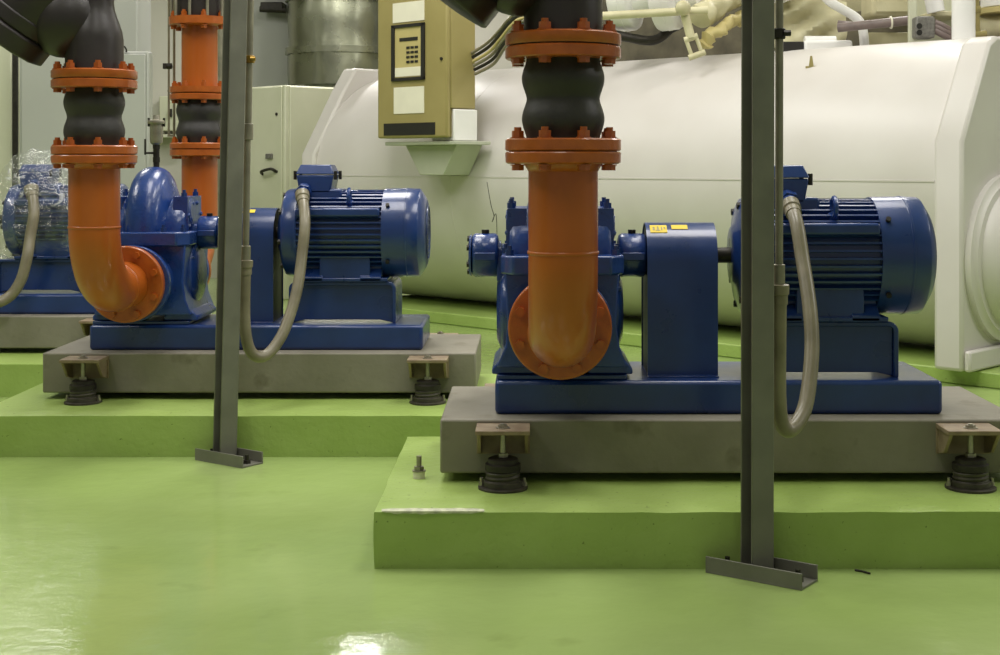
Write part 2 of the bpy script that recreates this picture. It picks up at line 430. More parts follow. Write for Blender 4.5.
# --- coupling guard
def make_guard(label):
    t = thing('coupling_guard', label, 'guard', (.449,YC,ZS), 'blue coupling guards')
    def ushape(r, th):
        zc = .885-r
        out = [(YC-r,ZS)] + arc((YC,zc), r, PI, 0, 20) + [(YC+r,ZS)]
        inn = [(YC+r-th,ZS)] + arc((YC,zc), r-th, 0, PI, 20) + [(YC-r+th,ZS)]
        return out+inn
    part('cover', MB().prism(ushape(.115,.004), lambda a,b,h: Vector((h,a,b)), .35, .56), 'blue', t)
    part('foot_flange', MB().box(.35,.56,YC-.14,YC-.113,ZS,ZS+.004), 'blue', t, .001)
    # black sheets across the open ends stand in for the shaded inside
    em = MB()
    for x in (.357,.552):
        out = [(YC-.108,ZS)] + arc((YC,.77), .108, PI, 0, 16) + [(YC+.108,ZS)]
        em.prism(out, lambda a,b,h: Vector((h,a,b)), x-.003, x+.003)
    part('end_plate', em, 'black', t)
    part('coupling', MB().lathe([(.03,.06),(.2,.06)], (.337,YC,ZA), (1,0,0), 32), 'dark', t)
    def decal(x0,x1,a0,a1,m,name):
        d = MB(); poly = arc((YC,.77), .1152, PI-a0, PI-a1, 6) + arc((YC,.77), .1166, PI-a1, PI-a0, 6)
        d.prism(poly, lambda a,b,h: Vector((h,a,b)), x0, x1); return part(name, d, m, t)
    a_ = decal(.362,.413,.86,1.2,'yellow','warning_sticker'); decal(.427,.476,1.0,1.22,'yellow','warning_sticker')
    pr = MB()
    for x0,x1,p0,p1 in ((.370,.376,.95,1.1),(.379,.392,.93,.96),(.383,.388,.97,1.12),(.395,.399,.95,1.1),(.403,.408,1.0,1.08)):
        pr.prism(arc((YC,.77), .1164, PI-p0, PI-p1, 4)+arc((YC,.77), .1172, PI-p1, PI-p0, 4), lambda a,b,h: Vector((h,a,b)), x0, x1)
    part('sticker_print', pr, 'olive', a_)
    return t
guard1 = make_guard('blue arched coupling guard with two yellow stickers, nearest pump set')

# --- electric motor
def make_motor(label):
    t = thing('electric_motor', label, 'motor', (.93,YC,.597), 'blue finned motors')
    o = (0,YC,ZA); ax = (1,0,0)
    n = 46; poly = []
    for k in range(n):
        a = 2*PI*k/n; w = 2*PI/n
        for da, r in ((-.5,.158),(-.2,.158),(-.13,.174),(.13,.174),(.2,.158)):
            poly.append((YC+r*math.cos(a+da*w), ZA+r*math.sin(a+da*w)))
    part('finned_frame', MB().prism(poly, lambda a,b,h: Vector((h,a,b)), .69, 1.045), 'blue', t, sharp=20)
    part('end_bell', MB().lathe([(.0,.05),(.002,.085),(.012,.1),(.02,.15),(.03,.172),(.045,.178),(.085,.178),(.09,.172)], (.612,YC,ZA), ax, 48), 'blue', t)
    rib = MB()
    for k in range(8):
        a = 2*PI*k/8+.2
        rib.hexa((.628,YC+.155*math.cos(a),ZA+.155*math.sin(a)),(.65,YC+.155*math.cos(a),ZA+.155*math.sin(a)),.011)
    part('end_bell_bolts', rib, 'dark', t)
    fc = part('fan_cowl', MB().lathe([(0,.163),(.0,.178),(.09,.18),(.091,.1815),(.096,.1815),(.097,.18),(.142,.178),(.145,.176),(.168,.14),(.17,.134)], (1.036,YC,ZA), ax, 56), 'blue', t)
    part('fan_grille', MB().lathe([(0,.132),(.003,.128),(.005,.06),(.005,.02)], (1.2055,YC,ZA), ax, 40), 'mesh', fc)
    gm = MB()
    for r in (.03,.055,.08,.105): gm.ring((1.2095,YC,ZA),(1.2135,YC,ZA), r, r+.006, 40)
    part('grille_rings', gm, 'blue', fc)
    sc = MB()
    for a in (.9, 2.2): sc.cyl((1.06,YC-.18*math.sin(a),ZA+.18*math.cos(a)),(1.06,YC-.19*math.sin(a),ZA+.19*math.cos(a)),.008,12)
    part('cowl_screws', sc, 'dark', fc)
    # saddle pads, lifting eye, feet, shaft
    sd = MB().box(.68,.87,YC-.085,YC+.085,ZA+.13,ZA+.178)
    sd.box(.70,1.03,YC-.178,YC-.115,ZA+.07,ZA+.105)
    part('saddle_pad', sd, 'blue', t, .008)
    lo = MB().tube([(.905,YC-.12+.028*math.cos(a),ZA+.15+.028*math.sin(a)) for a in [2*PI*k/20 for k in range(21)]], .008, 8)
    lo.cyl((.905,YC-.1,ZA+.1),(.905,YC-.112,ZA+.13),.016,14)
    part('lifting_eye', lo, 'bluec', t)
    for x0 in (.72,.95):
        f = MB().prism([(YC-.15,.597),(YC+.15,.597),(YC+.15,.615),(YC+.105,.645),(YC+.1,.69),(YC-.1,.69),(YC-.105,.645),(YC-.15,.615)], lambda a,b,h: Vector((h,a,b)), x0, x0+.085)
        part('foot', f, 'blue', t, .003)
    part('foot_web', MB().box(.79,.99,YC-.14,YC+.14,.6,.70).box(.69,1.06,YC-.15,YC+.15,.597,.612), 'blue', t, .004)
    part('shaft', MB().cyl((.545,YC,ZA),(.62,YC,ZA),.024,20), 'dark', t)
    # terminal box
    tb = MB().prism([(.688,1.02),(.838,1.02),(.824,.945),(.702,.945)], lambda a,b,h: Vector((a,h,b)), YC-.085, YC+.085)
    tbo = part('terminal_box', tb, 'blue', t, .006)
    lv = MB(); z0, z1 = 1.022, 1.06
    A = [(.686,YC-.087),(.840,YC-.087),(.840,YC+.087),(.686,YC+.087)]; B = [(.703,YC-.068),(.823,YC-.068),(.823,YC+.068),(.703,YC+.068)]
    lv.add([(x,y,z0) for x,y in A]+[(x,y,z1) for x,y in B], [(3,2,1,0),(4,5,6,7)]+[(i,(i+1)%4,4+(i+1)%4,4+i) for i in range(4)])
    part('lid', lv, 'blue', tbo, .004)
    ls = MB()
    for x in (.682,.844):
        for y in (YC-.07,YC+.07): ls.hexa((x,y,1.0),(x,y,1.035),.007)
    part('lid_screws', ls, 'dark', tbo)
    gl = MB().cyl((.722,YC-.08,.965),(.722,YC-.135,.945),.024,16).hexa((.722,YC-.1,.958),(.722,YC-.118,.951),.031)
    part('cable_gland', gl, 'blue', tbo)
    return t
motor1 = make_motor('blue finned electric motor of the nearest set, right of the right steel post')

# --- suction pipework (vertical)
PX, PY = .084, 3.55
def make_suction(label):
    t = thing('suction_pipe', label, 'pipe', (PX,PY,.9), 'orange suction pipes')
    zf = .605; R = .235; r = .0885
    pts = [(PX,PY,1.066),(PX,PY,.95),(PX,PY,zf+R)] + [(PX,PY+R-R*math.cos(a),zf+R-R*math.sin(a)) for a in [PI/2*k/16 for k in range(1,17)]] + [(PX,3.922,zf)]
    m = MB().tube(pts, r, 44)
    def bead(p, d): m.lathe([(-.006,r-.002),(-.003,r+.0025),(.003,r+.0025),(.006,r-.002)], p, d, 44)
    bead((PX,PY,zf+R), (0,0,1)); bead((PX,PY+R+.01,zf), (0,1,0))
    m.lathe([(0,r),(.02,r+.012),(.02,r)], (PX,PY,1.046), (0,0,1), 44)
    part('elbow_pipe', m, 'orange', t, sharp=60)
    f = part('flange', MB().lathe([(0,.139),(.004,.146),(.027,.147),(.031,.144)], (PX,PY,1.0645), (0,0,1), 56), 'orangef', t)
    g = part('flange', MB().lathe([(0,.142),(.004,.146),(.032,.146)], (PX,3.918,zf), (0,1,0), 56), 'orangef', t, .002)
    bolts(g, (PX,3.95,zf), (0,1,0), .121, 8, .032, .014)
    return t
suct1 = make_suction('orange flanged pipe and elbow in front of the nearest pump, centre of photo')
def make_joint(x, y, z0, z1, rb, rf, label, name='expansion_joint', group='black rubber expansion joints', nb=8, two=True, sf=1.):
    t = thing(name, label, 'pipe joint', (x,y,z0), group)
    L_ = z1-z0; th = .031*sf
    a, b = th, L_-th; q = b-a
    prof = [(a-.004,rb*.6)]
    for k in range(41):
        f = k/40
        rr = rb*(.885 + .115*(math.sin(2*PI*f)**2)**.8) if two else rb*(.93+.09*math.sin(PI*f))
        prof.append((a+q*f, rr))
    prof.append((b+.004,rb*.6))
    part('bellows', MB().lathe(prof, (x,y,z0), (0,0,1), 44), 'rubber', t, sharp=60)
    ring = [(0,rf*.975),(.003,rf),(th-.004,rf),(th,rf*.97)]
    f1 = part('flange', MB().lathe(ring, (x,y,z0+.0015), (0,0,1), 56), 'orangef', t)
    f2 = part('flange', MB().lathe(ring, (x,y,z1-th-.0015), (0,0,1), 56), 'orangef', t)
    part('gasket', MB().cyl((x,y,z0-.003),(x,y,z0+.003),rf*.93,40).cyl((x,y,z1-.003),(x,y,z1+.003),rf*.93,40), 'black', t)
    bolts(f1, (x,y,z0), (0,0,1), rf*.845, nb, .0325*sf, .0155*sf)
    bolts(f2, (x,y,z1), (0,0,1), rf*.845, nb, .0325*sf, .0155*sf)
    return t
joint1 = make_joint(PX, PY, 1.096, 1.362, .105, .147, 'black two lobed rubber joint between orange flanges, above the central orange pipe')
def make_strainer(label):
    t = thing('pipe_strainer', label, 'strainer', (PX,PY,1.362), 'black insulated strainers')
    m = MB().lathe([(0,.09),(.002,.1),(.11,.1),(.14,.095),(.165,.087),(.19,.078),(.215,.07),(.24,.067),(1.4,.067)], (PX,PY,1.392), (0,0,1), 44)
    part('body', m, 'foam', t, sharp=60)
    f = part('flange', MB().lathe([(0,.144),(.004,.147),(.027,.147),(.031,.14)], (PX,PY,1.3635), (0,0,1), 56), 'orangef', t)
    d = Vector((.62,0,.78)).normalized(); c = Vector((PX-.325,PY,1.512))
    br = MB().lathe([(.05,.145),(.2,.155),(.34,.15),(.44,.13),(.53,.09)], c, d, 44)
    part('basket_leg', br, 'foam', t, sharp=50)
    cv = MB().lathe([(-.012,.1),(-.005,.155),(.0,.165),(.062,.165),(.068,.155)], c, d, 12)
    cv.lathe([(.068,.15),(.074,.158),(.12,.158),(.128,.14)], c, d, 12)
    part('cover', cv, 'foam', t, .004)
    # blow off tail on the body
    part('body_bulge', MB().ball((PX-.105,PY,1.578), .14, 32, (1,.9,1)), 'foam', t, sharp=60)
    return t
strain1 = make_strainer('black insulated strainer above the front orange pipe, cut by the top edge')

# copies for the unit behind
copy_thing(base1, OFF2, 'grey concrete inertia base of the middle pump set, under the loop of hanging conduit')
copy_thing(base1, OFF3, 'grey concrete inertia base farthest back, at the left edge of the photo')
copy_thing(iso['lf'], OFF2, 'spring isolator at the front left of the middle grey base')
copy_thing(iso['rf'], OFF2, 'spring isolator at the front right of the middle grey base, just behind the nearest base')
copy_thing(iso['rb'], OFF2, 'spring isolator at the rear right of the middle grey base')
copy_thing(iso['lb'], OFF2, 'spring isolator at the rear left of the middle grey base')
copy_thing(iso['rf'], OFF3, 'spring isolator at the front right of the farthest grey base')
copy_thing(skid1, OFF2, 'long blue steel skid of the middle pump set, crossed by the left steel post')
copy_thing(skid1, OFF3, 'blue steel skid at the left edge, under the film wrapped motor')
copy_thing(pump1, OFFP, 'blue split case pump with tall rounded top, behind the left orange elbow')
copy_thing(guard1, OFF2+Vector((.042,0,0)), 'blue arched coupling guard just right of the left steel post')
copy_thing(motor1, OFF2, 'blue finned electric motor of the middle set, below the olive control cabinet')
for k in bpy.data.objects:
    if k.name.startswith('cable_gland') and root_of(k) == motor1: k.location.x += .05
copy_thing(motor1, OFF3+Vector((.07,0,0)), 'blue electric motor at the left edge, wrapped in clear plastic film')
copy_thing(suct1, OFFV, 'orange flanged pipe and elbow at the far left, in front of the domed pump')
copy_thing(joint1, OFFV, 'black two lobed rubber joint between orange flanges, above the far left orange elbow')
copy_thing(strain1, OFFV, 'black insulated strainer at the top left corner of the photo')

# --- discharge pipe behind the middle pump
DX, DY = .09+OFFP.x, 5.05+OFF2.y
t = thing('discharge_pipe', 'orange riser pipe bending into the rear of the domed pump, left of the left post', 'pipe', (DX,DY,.9))
zf = .605; R = .23; r = .0815; ye = 4.6195+OFF2.y
pts = [(DX,DY,1.105),(DX,DY,.95),(DX,DY,zf+R)] + [(DX,DY-R+R*math.cos(a),zf+R-R*math.sin(a)) for a in [PI/2*k/14 for k in range(1,15)]] + [(DX,ye+.02,zf)]
part('elbow_pipe', MB().tube(pts, r, 40), 'orange', t, sharp=60)
part('flange', MB().lathe([(0,.128),(.004,.134),(.03,.134)], (DX,DY,1.0985), (0,0,1), 48), 'orangef', t)
part('flange', MB().lathe([(0,.146),(.03,.146)], (DX,ye,zf), (0,1,0), 48), 'orangef', t, .002)
make_joint(DX, DY, 1.13, 1.385, .106, .134, 'black rubber joint on the rear orange riser, beside the left steel post', sf=.9)
t = thing('pipe_spool', 'short upright orange pipe with a flange at each end, left of the left post top', 'pipe', (DX,DY,1.385))
part('pipe', MB().cyl((DX,DY,1.39),(DX,DY,1.72),.0815,40), 'orange', t, sharp=60)
part('flange', MB().lathe([(0,.13),(.004,.134),(.03,.134)], (DX,DY,1.3865), (0,0,1), 48), 'orangef', t)
ft = part('flange', MB().lathe([(0,.13),(.006,.138),(.04,.138)], (DX,DY,1.695), (0,0,1), 48), 'orangef', t)
bolts(ft, (DX,DY,1.715), (0,0,1), .118, 8, .0205, .014)
t = thing('check_valve', 'dark valve body with upright tie rods on the rear orange riser, at the top edge', 'valve', (DX,DY,1.736))
part('body', MB().lathe([(0,.105),(.02,.11),(.3,.11),(.6,.1)], (DX,DY,1.7365), (0,0,1), 40), 'foam', t)
for k in range(10):
    a = 2*PI*(k+.3)/10
    part('tie_rod', MB().cyl((DX+.126*math.cos(a),DY+.126*math.sin(a),1.7365),(DX+.126*math.cos(a),DY+.126*math.sin(a),2.25),.007,10), 'galv', t)
# thin pipe beside it
t = thing('impulse_line', 'thin pale pipe with a small valve, standing left of the rear orange riser', 'pipe', (-1.665,6.55,1.35))
part('line', MB().cyl((-1.665,6.55,1.13),(-1.665,6.55,2.2),.006,10).cyl((-1.690,6.55,1.2),(-1.690,6.55,2.2),.005,10).box(-1.695,-1.66,6.545,6.555,1.40,1.41).box(-1.695,-1.66,6.545,6.555,1.19,1.20), 'conduit', t)
part('valve', MB().cyl((-1.70,6.55,1.52),(-1.675,6.55,1.52),.014,12).box(-1.715,-1.697,6.535,6.565,1.507,1.533), 'dark', t, .002)

# --- air vent on top of the domed pump
ax_, ay_ = .095+OFFP.x, YC+OFF2.y
t = thing('air_vent', 'small steel air vent with a dark valve on the top of the domed blue pump', 'air vent', (ax_,ay_,1.05))
part('valve_body', MB().cyl((ax_,ay_,1.048),(ax_,ay_,1.07),.012,12).hexa((ax_,ay_,1.07),(ax_,ay_,1.09),.016).cyl((ax_,ay_,1.09),(ax_,ay_,1.125),.0125,14).hexa((ax_,ay_,1.125),(ax_,ay_,1.14),.016), 'dark', t)
part('valve_lever', MB().box(ax_-.045,ax_,ay_-.012,ay_-.004,1.103,1.112).box(ax_-.047,ax_-.04,ay_-.012,ay_-.004,1.1,1.165), 'dark', t, .002, 'black lever')
part('float_chamber', MB().lathe([(0,.014),(.008,.024),(.02,.026),(.085,.026),(.09,.02)], (ax_,ay_,1.14), (0,0,1), 24), 'zinc', t)
part('cap', MB().lathe([(0,.034),(.006,.036),(.014,.034),(.018,.015),(.035,.012)], (ax_,ay_,1.226), (0,0,1), 20), 'zinc', t)
part('clamp_bolts', MB().cyl((ax_-.031,ay_,1.215),(ax_-.031,ay_,1.25),.005,8).cyl((ax_+.031,ay_,1.215),(ax_+.031,ay_,1.25),.005,8), 'dark', t)

# ------------------------------------------------------------------ steel posts with base channels and conduits
def post(bx, by, ang, w, d, lean, lab, blen, boff):
    t = thing('steel_post', lab, 'post', (bx,by,0), 'grey steel posts')
    c, s = math.cos(ang), math.sin(ang)
    def fr(a, b, z):            # a along the web, b into the channel
        return Vector((bx + a*c - b*s + lean*z, by + a*s + b*c, z))
    th = .006
    poly = [(-w/2,0),(w/2-.006,0),(w/2,.006),(w/2,d-.006),(w/2-.006,d),(-w/2,d),(-w/2,d-th),(w/2-th,d-th),(w/2-th,th),(-w/2,th)]
    part('channel', MB().prism(poly, lambda a,b,h: fr(a,b,h), .012, 3.6), 'steel', t, .0015)
    # base channel, open upward
    ab = -.62
    cb, sb = math.cos(ab), math.sin(ab)
    def fb(a, b, z): return Vector((bx + boff[0] + a*cb - b*sb, by + boff[1] + a*sb + b*cb, z))
    bw = .05; m = MB()
    m.box(-blen/2, blen/2, -bw, bw, 0, .006, fb)
    m.box(-blen/2, blen/2, -bw, -bw+.006, .006, .042, fb); m.box(-blen/2, blen/2, bw-.006, bw, .006, .042, fb)
    part('base_channel', m, 'steel', t, .001)
    for a in (-.36*blen, .38*blen):
        p = fb(a, 0, .006)
        part('anchor_bolt', MB().hexa(p, p+Vector((0,0,.012)), .014).cyl(p, p+Vector((0,0,.03)), .007, 10), 'dark', t)
    return t, fr
p1 = W(757, 573, 3.632); p2 = W(229.5, 452, 5.03)
P1, fr1 = post(p1.x+.012, 3.6, .42, .070, .056, .0016, 'grey steel channel post on the right, in front of the nearest motor', .27, (-.005,.01))
P2, fr2 = post(p2.x+.004, 5.0, .72, .07, .056, .024, 'grey steel channel post on the left, in front of the middle pump set', .245, (0,.0))

def flex(name, pts, r, lab, n=8, ribs=True):
    t = thing(name, lab, 'conduit', pts[0], 'grey flexible motor conduits')
    sp = spline(pts, n)
    part('hose', MB().tube(sp, r, 18), 'conduit', t, sharp=60)
    d0 = (Vector(sp[1])-Vector(sp[0])).normalized()
    part('end_fitting', MB().lathe([(-.012,r*1.0),(-.008,r*1.35),(.022,r*1.35),(.026,r*1.15),(.05,r*1.15)], sp[0], d0, 20), 'conduit', t)
    d1 = (Vector(sp[-1])-Vector(sp[-2])).normalized()
    part('end_fitting', MB().lathe([(-.045,r*1.12),(-.02,r*1.12),(-.018,r*1.3),(.006,r*1.3),(.008,r)], sp[-1], d1, 20), 'conduit', t)
    return t
g1 = Vector((.722,YC-.135,.945))
c1 = [g1+Vector((.05,-.004,-.004)), W(797,225,4.06), W(803,262,4.0), W(809.5,305,3.92), W(812,345,3.86), W(809,385,3.8), W(804,410,3.76), W(795,426,3.72), W(787,430,3.70), W(781,421,3.69), W(778.5,395,3.68), W(778.5,340,3.67), W(779,287,3.665)]
flex('flexible_conduit', c1, .0205, 'grey flexible conduit looping from the nearest motor down beside the right post')
c2 = [g1+OFF2+Vector((0,-.004,-.004)), W(305,222,5.42), W(302,255,5.37), W(298,285,5.32), W(291,312,5.27), W(282,335,5.22), W(270,352,5.17), W(259,357,5.13), W(250,350,5.11), W(245.5,332,5.10), W(244.5,305,5.1), W(245.5,262,5.1)]
flex('flexible_conduit', c2, .021, 'grey flexible conduit looping from the middle motor to the left post')
c3 = [g1+OFF3+Vector((.12,-.004,-.004)), W(34,212,6.78), W(30,238,6.74), W(27,258,6.7), W(21,280,6.68), W(10,296,6.66), W(-6,303,6.62), W(-20,296,6.6)]
flex('flexible_conduit', c3, .026, 'grey flexible conduit hanging over the film wrapped motor at the left edge')
def rigid(pts, r, lab, clips, cm='dark'):
    t = thing('rigid_conduit', lab, 'conduit', pts[0], 'thin metal conduits on the posts')
    part('pipe', MB().tube(pts, r, 14), 'galv', t, sharp=60)
    p0, p1 = Vector(pts[0]), Vector(pts[-1]); d = (p1-p0).normalized()
    for z in clips:
        q = p0 + d*((z-p0.z)/d.z)
        m = MB().lathe([(-.014,r*1.3),(-.012,r*1.55),(.012,r*1.55),(.014,r*1.3)], q, d, 16)
        m.box(q.x-.03, q.x+.006, q.y-.018, q.y-.006, q.z-.011, q.z+.011); m.hexa((q.x+.008,q.y-.02,q.z),(q.x+.026,q.y-.02,q.z),.008)
        part('clip', m, cm, t, label='brass clip' if cm == 'brass' else None)
    part('coupling', MB().lathe([(-.03,r*1.2),(-.028,r*1.5),(.028,r*1.5),(.03,r*1.2)], p0+d*.03, d, 16), 'galv', t)
    return t
r1b = Vector(c1[-1])
rigid([r1b, W(780,-520,3.655)], .0105, 'thin metal conduit clipped to the right side of the right post', (1.405,2.3))
rigid([W(245.5,262,5.1), W(247.5,135,5.1)], .0125, 'thin metal conduit on the lower part of the left post', ())
rigid([W(248,140,5.1), W(258,-420,5.09)], .0125, 'thin metal conduit with a brass clip on the upper left post', (1.445,2.2), 'brass')

# anchor bolt on the front plinth
q = W(419, 478, 1400*(H-ZP)/(478-V0)); q.z = ZP
t = thing('anchor_bolt', 'upright zinc anchor stud with white sleeve at the left end of the front plinth', 'bolt', q)
part('sleeve', MB().cyl(q-Vector((0,0,.002)), q+Vector((0,0,.02)), .017, 18), 'paper', t)
part('washer', MB().cyl(q+Vector((0,0,.02)), q+Vector((0,0,.023)), .02, 18), 'zinc', t)
part('nut', MB().hexa(q+Vector((0,0,.023)), q+Vector((0,0,.034)), .015), 'zinc', t)
part('stud', MB().cyl(q+Vector((0,0,.02)), q+Vector((0,0,.064)), .0075, 12), 'zinc', t)
# a twig of debris on the floor
qs = [W(855,571.5,3.66), W(862,573,3.65), W(870,575,3.63)]
solo('wire_scrap', MB().tube([Vector((p.x,p.y,.003)) for p in qs], .003, 6), 'dark', 'tiny dark scrap lying on the floor right of the right post foot', 'scrap', (qs[1].x,qs[1].y,0))

# ------------------------------------------------------------------ plastic film on the far motor
m = MB(); vs = []; fs = []; NA, NB = 90, 80
cx, cy, cz = 1.0+OFF3.x, YC+OFF3.y, ZA
for i in range(NA+1):
    f = i/NA; x = cx-.42+.72*f
    prof = (max(0,1-abs(2*f-1)**5))**.3
    for j in range(NB):
        a = 2*PI*j/NB
        rr = .205
        up = max(0, math.sin(a))
        bump_ = .135*up**2*math.exp(-((x-(cx-.15))/.2)**4)
        ry = rr+.0; rz = rr+bump_
        low = min(0, math.sin(a))
        p = Vector((x, cy+ry*math.cos(a)*prof, cz+(rz*math.sin(a))*prof))
        nz_ = abs(noise.noise(p*10))*.04+noise.noise(p*24)*.014
        d = Vector((0,math.cos(a),math.sin(a)))
        vs.append(p+d*nz_)
for i in range(NA):
    for j in range(NB): fs.append((i*NB+j, i*NB+(j+1)%NB, (i+1)*NB+(j+1)%NB, (i+1)*NB+j))
m.add(vs, fs)
solo('plastic_film', m, 'film', 'crumpled clear plastic film wrapped over the motor at the left edge', 'plastic wrap', (cx,cy,cz-.2), sharp=25)

# ------------------------------------------------------------------ chiller and machinery behind
P0 = Vector((1.93,6.70)); AV = Vector((.722,-.692)); NV = Vector((.692,.722))
def C(tt, s, z): p = P0+AV*tt+NV*s; return Vector((p.x,p.y,z))
SA, RC, ZC = .83, .822, .905; ZPAD = .08
solo('chiller_plinth', MB().prism([(-4.7,.12),(.55,.12),(.55,1.6),(-4.7,1.6)], lambda a,b,h: C(a,b,h), 0, ZPAD-.004), 'plinth', 'low green plinth under the big white chiller vessel at the back', 'plinth', C(-2,.5,0), .008)
t = thing('chiller_vessel', 'big white insulated horizontal chiller cylinder behind the pumps', 'chiller', C(-2.4,SA,ZPAD))
axis = (AV.x,AV.y,0)
part('shell', MB().lathe([(0,RC),(4.95,RC)], C(-4.92,SA,ZC), axis, 96), 'white', t, sharp=60)
sm = MB()
for tt in (-3.4,): sm.lathe([(-.008,RC-.002),(-.006,RC+.001),(.006,RC+.001),(.008,RC-.002)], C(tt,SA,ZC), axis, 96)
part('cladding_seams', sm, 'white', t, sharp=60)
sl = MB()
for ang in (PI+.02,): 
    sl.box(-4.8,0,-.006,.004,-.004,.004, lambda a,b,c: C(a, SA-RC*math.cos(.09)+b*.5, ZC+RC*math.sin(.09)+c))
part('long_seam', sl, 'white', t)
zs = [(0,ZPAD),(0,1.13),(.275,1.60),(.387,1.766)]
plate = zs + [(2*SA-s,z) for s,z in reversed(zs)]
z2 = [(0,ZPAD),(0,1.17),(.28,1.65),(.36,1.69)]
plate2 = z2 + [(2*SA-s,z) for s,z in reversed(z2)]
for t0,t1,plate in ((-4.97,-4.82,plate),(0,.15,plate2)):
    part('end_plate', MB().prism(plate, lambda a,b,h: C(h,a,b), t0, t1), 'white', t, .018)
hd = MB().lathe([(0,.41),(.03,.41),(.038,.385),(.05,.375),(.052,.34),(.09,.33),(.13,.29),(.16,.2),(.17,.05)], C(.15,.43,.60), axis, 64)
part('water_box', hd, 'white', t, sharp=45)
part('foot', MB().box(.15,.185,.01,2*SA-.01,ZPAD,ZPAD+.10, lambda a,b,c: C(a,b,c)), 'white', t, .012)
# lifting lug on the shell
def on_shell(u, v, lift=0):
    x, z = (u-U0)/F, (V0-v)/F; n = NV.x*x+NV.y; c = P0.dot(NV)+SA; r = RC+lift
    a = n*n+z*z; b = -2*n*c+2*z*(H-ZC); k = c*c+(H-ZC)**2-r*r
    return W(u, v, (-b-math.sqrt(max(0,b*b-4*a*k)))/(2*a))
lg = on_shell(811, 66, .004)
t2 = None
q = MB()
q.box(-.03,.03,-.004,.004,-.012,.0, lambda a,b,c: lg+Vector((a*.9+.0,b-a*.4,c)))
q.prism([(-.012,-.005),(.014,-.005),(.006,.055),(-.004,.055)], lambda a,b,h: lg+Vector((a,h,b)), -.006, .006)
part('lifting_lug', q, 'olive', t, .001, 'small olive metal lug')

# control cabinet (aligned with the vessel)
tq, sq = -3.077, -.317
def K(a, b, z): return C(tq+a, sq+b, z)       # a: 0 at right edge, negative to the left; b: depth
t = thing('control_cabinet', 'olive control cabinet with keypad and white labels, hung in front of the white chiller', 'cabinet', K(-.33,.12,1.22))
part('body', MB().box(-.655,0,.035,.245,1.405,2.6,K), 'olive', t, .008)
dr = part('door', MB().box(-.66,.0,0,.035,1.225,2.6,K), 'olive', t, .012)
part('lower_shroud', MB().box(-.65,-.02,.035,.12,1.225,1.41,K), 'olive', t, .006)
def FR(f): return -.66+.66*f
kf = MB()
for x0,x1,z0,z1 in ((.225,.70,1.588,1.608),(.225,.70,1.925,1.945),(.225,.27,1.588,1.945),(.655,.70,1.588,1.945)):
    kf.box(FR(x0),FR(x1),-.012,.002,z0,z1,K)
part('keypad_frame', kf, 'black', dr, .002)
kp = part('keypad', MB().box(FR(.265),FR(.66),-.004,.002,1.605,1.93,K), 'khaki', dr)
part('display', MB().box(FR(.34),FR(.60),-.007,-.003,1.838,1.860,K), 'black', kp)
for i in range(4):
    for j in range(3):
        part('key', MB().box(FR(.44+.06*j),FR(.485+.06*j),-.008,-.003,1.788-.03*i,1.803-.03*i,K), 'black', kp, .001)
part('keypad_label', MB().box(FR(.275),FR(.655),-.007,-.003,1.615,1.672,K), 'paper', kp)
part('paper_label', MB().box(FR(.235),FR(.69),-.003,.002,1.96,2.085,K), 'paper', dr)
part('paper_label', MB().box(FR(.25),FR(.685),-.003,.002,1.38,1.548,K), 'paper', dr)
part('vent_panel', MB().box(FR(.10),FR(.84),-.003,.003,1.243,1.32,K), 'black', dr)
part('latch', MB().cyl(K(FR(.93),-.008,1.71),K(FR(.93),.0,1.71),.01,14), 'black', dr)
solo('junction_box', MB().box(-.005,.012,.05,.25,1.205,1.40,K).box(-.2,-.005,.06,.25,1.205,1.40,K), 'whitep', 'white junction box under the side of the olive control cabinet', 'junction box', K(-.1,.15,1.2), .006)
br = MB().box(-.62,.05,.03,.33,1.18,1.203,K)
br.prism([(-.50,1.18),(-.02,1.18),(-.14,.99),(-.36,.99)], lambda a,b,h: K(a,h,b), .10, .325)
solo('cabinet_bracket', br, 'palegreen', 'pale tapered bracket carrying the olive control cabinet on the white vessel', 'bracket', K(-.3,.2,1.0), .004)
# cables between the cabinet and the pipework above
cols = ['conduit','black','khaki','galv','black','conduit']
cab = [[W(472+.6*k, 53+4.2*k, 8.75), W(487+1.3*k, 43+4.2*k, 8.65), W(499+k, 31+3.6*k, 8.5), W(509+1.2*k, 19+3.2*k, 8.4), W(520+k*1.2, 12+3*k, 8.35), W(545, 14+2*k, 8.3), W(590, 10+3*k, 8.4)] for k in range(6)]
for k, pts in enumerate(cab):
    solo('cable', MB().tube(spline(pts, 6), .0105, 10), cols[k], 'bundled cable rising from the olive cabinet side to the black pipe', 'cable', pts[0], group='cables beside the olive cabinet', sharp=60)
# thin wire on the shell
solo('sensor_wire', MB().tube(spline([W(487,182,8.43),W(491,205,8.42),W(494,216,8.42),W(492,222,8.43),W(496,214,8.42),W(497,235,8.44)],6), .0022, 6), 'dark', 'thin dark wire hanging on the white shell left of the front orange pipe', 'wire', W(491,205,8.4))

# upper vessel behind
t = thing('upper_vessel', 'beige insulated upper chiller vessel, behind the top of the white shell', 'chiller', C(-1.6,2.1,1.5))
part('shell', MB().lathe([(0,.62),(5.6,.62)], C(-4.1,2.5,2.22), axis, 64), 'beige', t, sharp=60)
part('saddle', MB().box(-3.3,-3.1,2.1,2.9,ZPAD,1.7,C), 'beige', t, .01)
part('saddle', MB().box(.6,.8,2.1,2.9,ZPAD,1.7,C), 'beige', t, .01)
sm = MB()
for tt in (-2.6,-1.2,.1): sm.lathe([(-.02,.62),(-.018,.632),(.018,.632),(.02,.62)], C(tt,2.5,2.22), axis, 64)
part('bands', sm, 'beige', t, sharp=60)
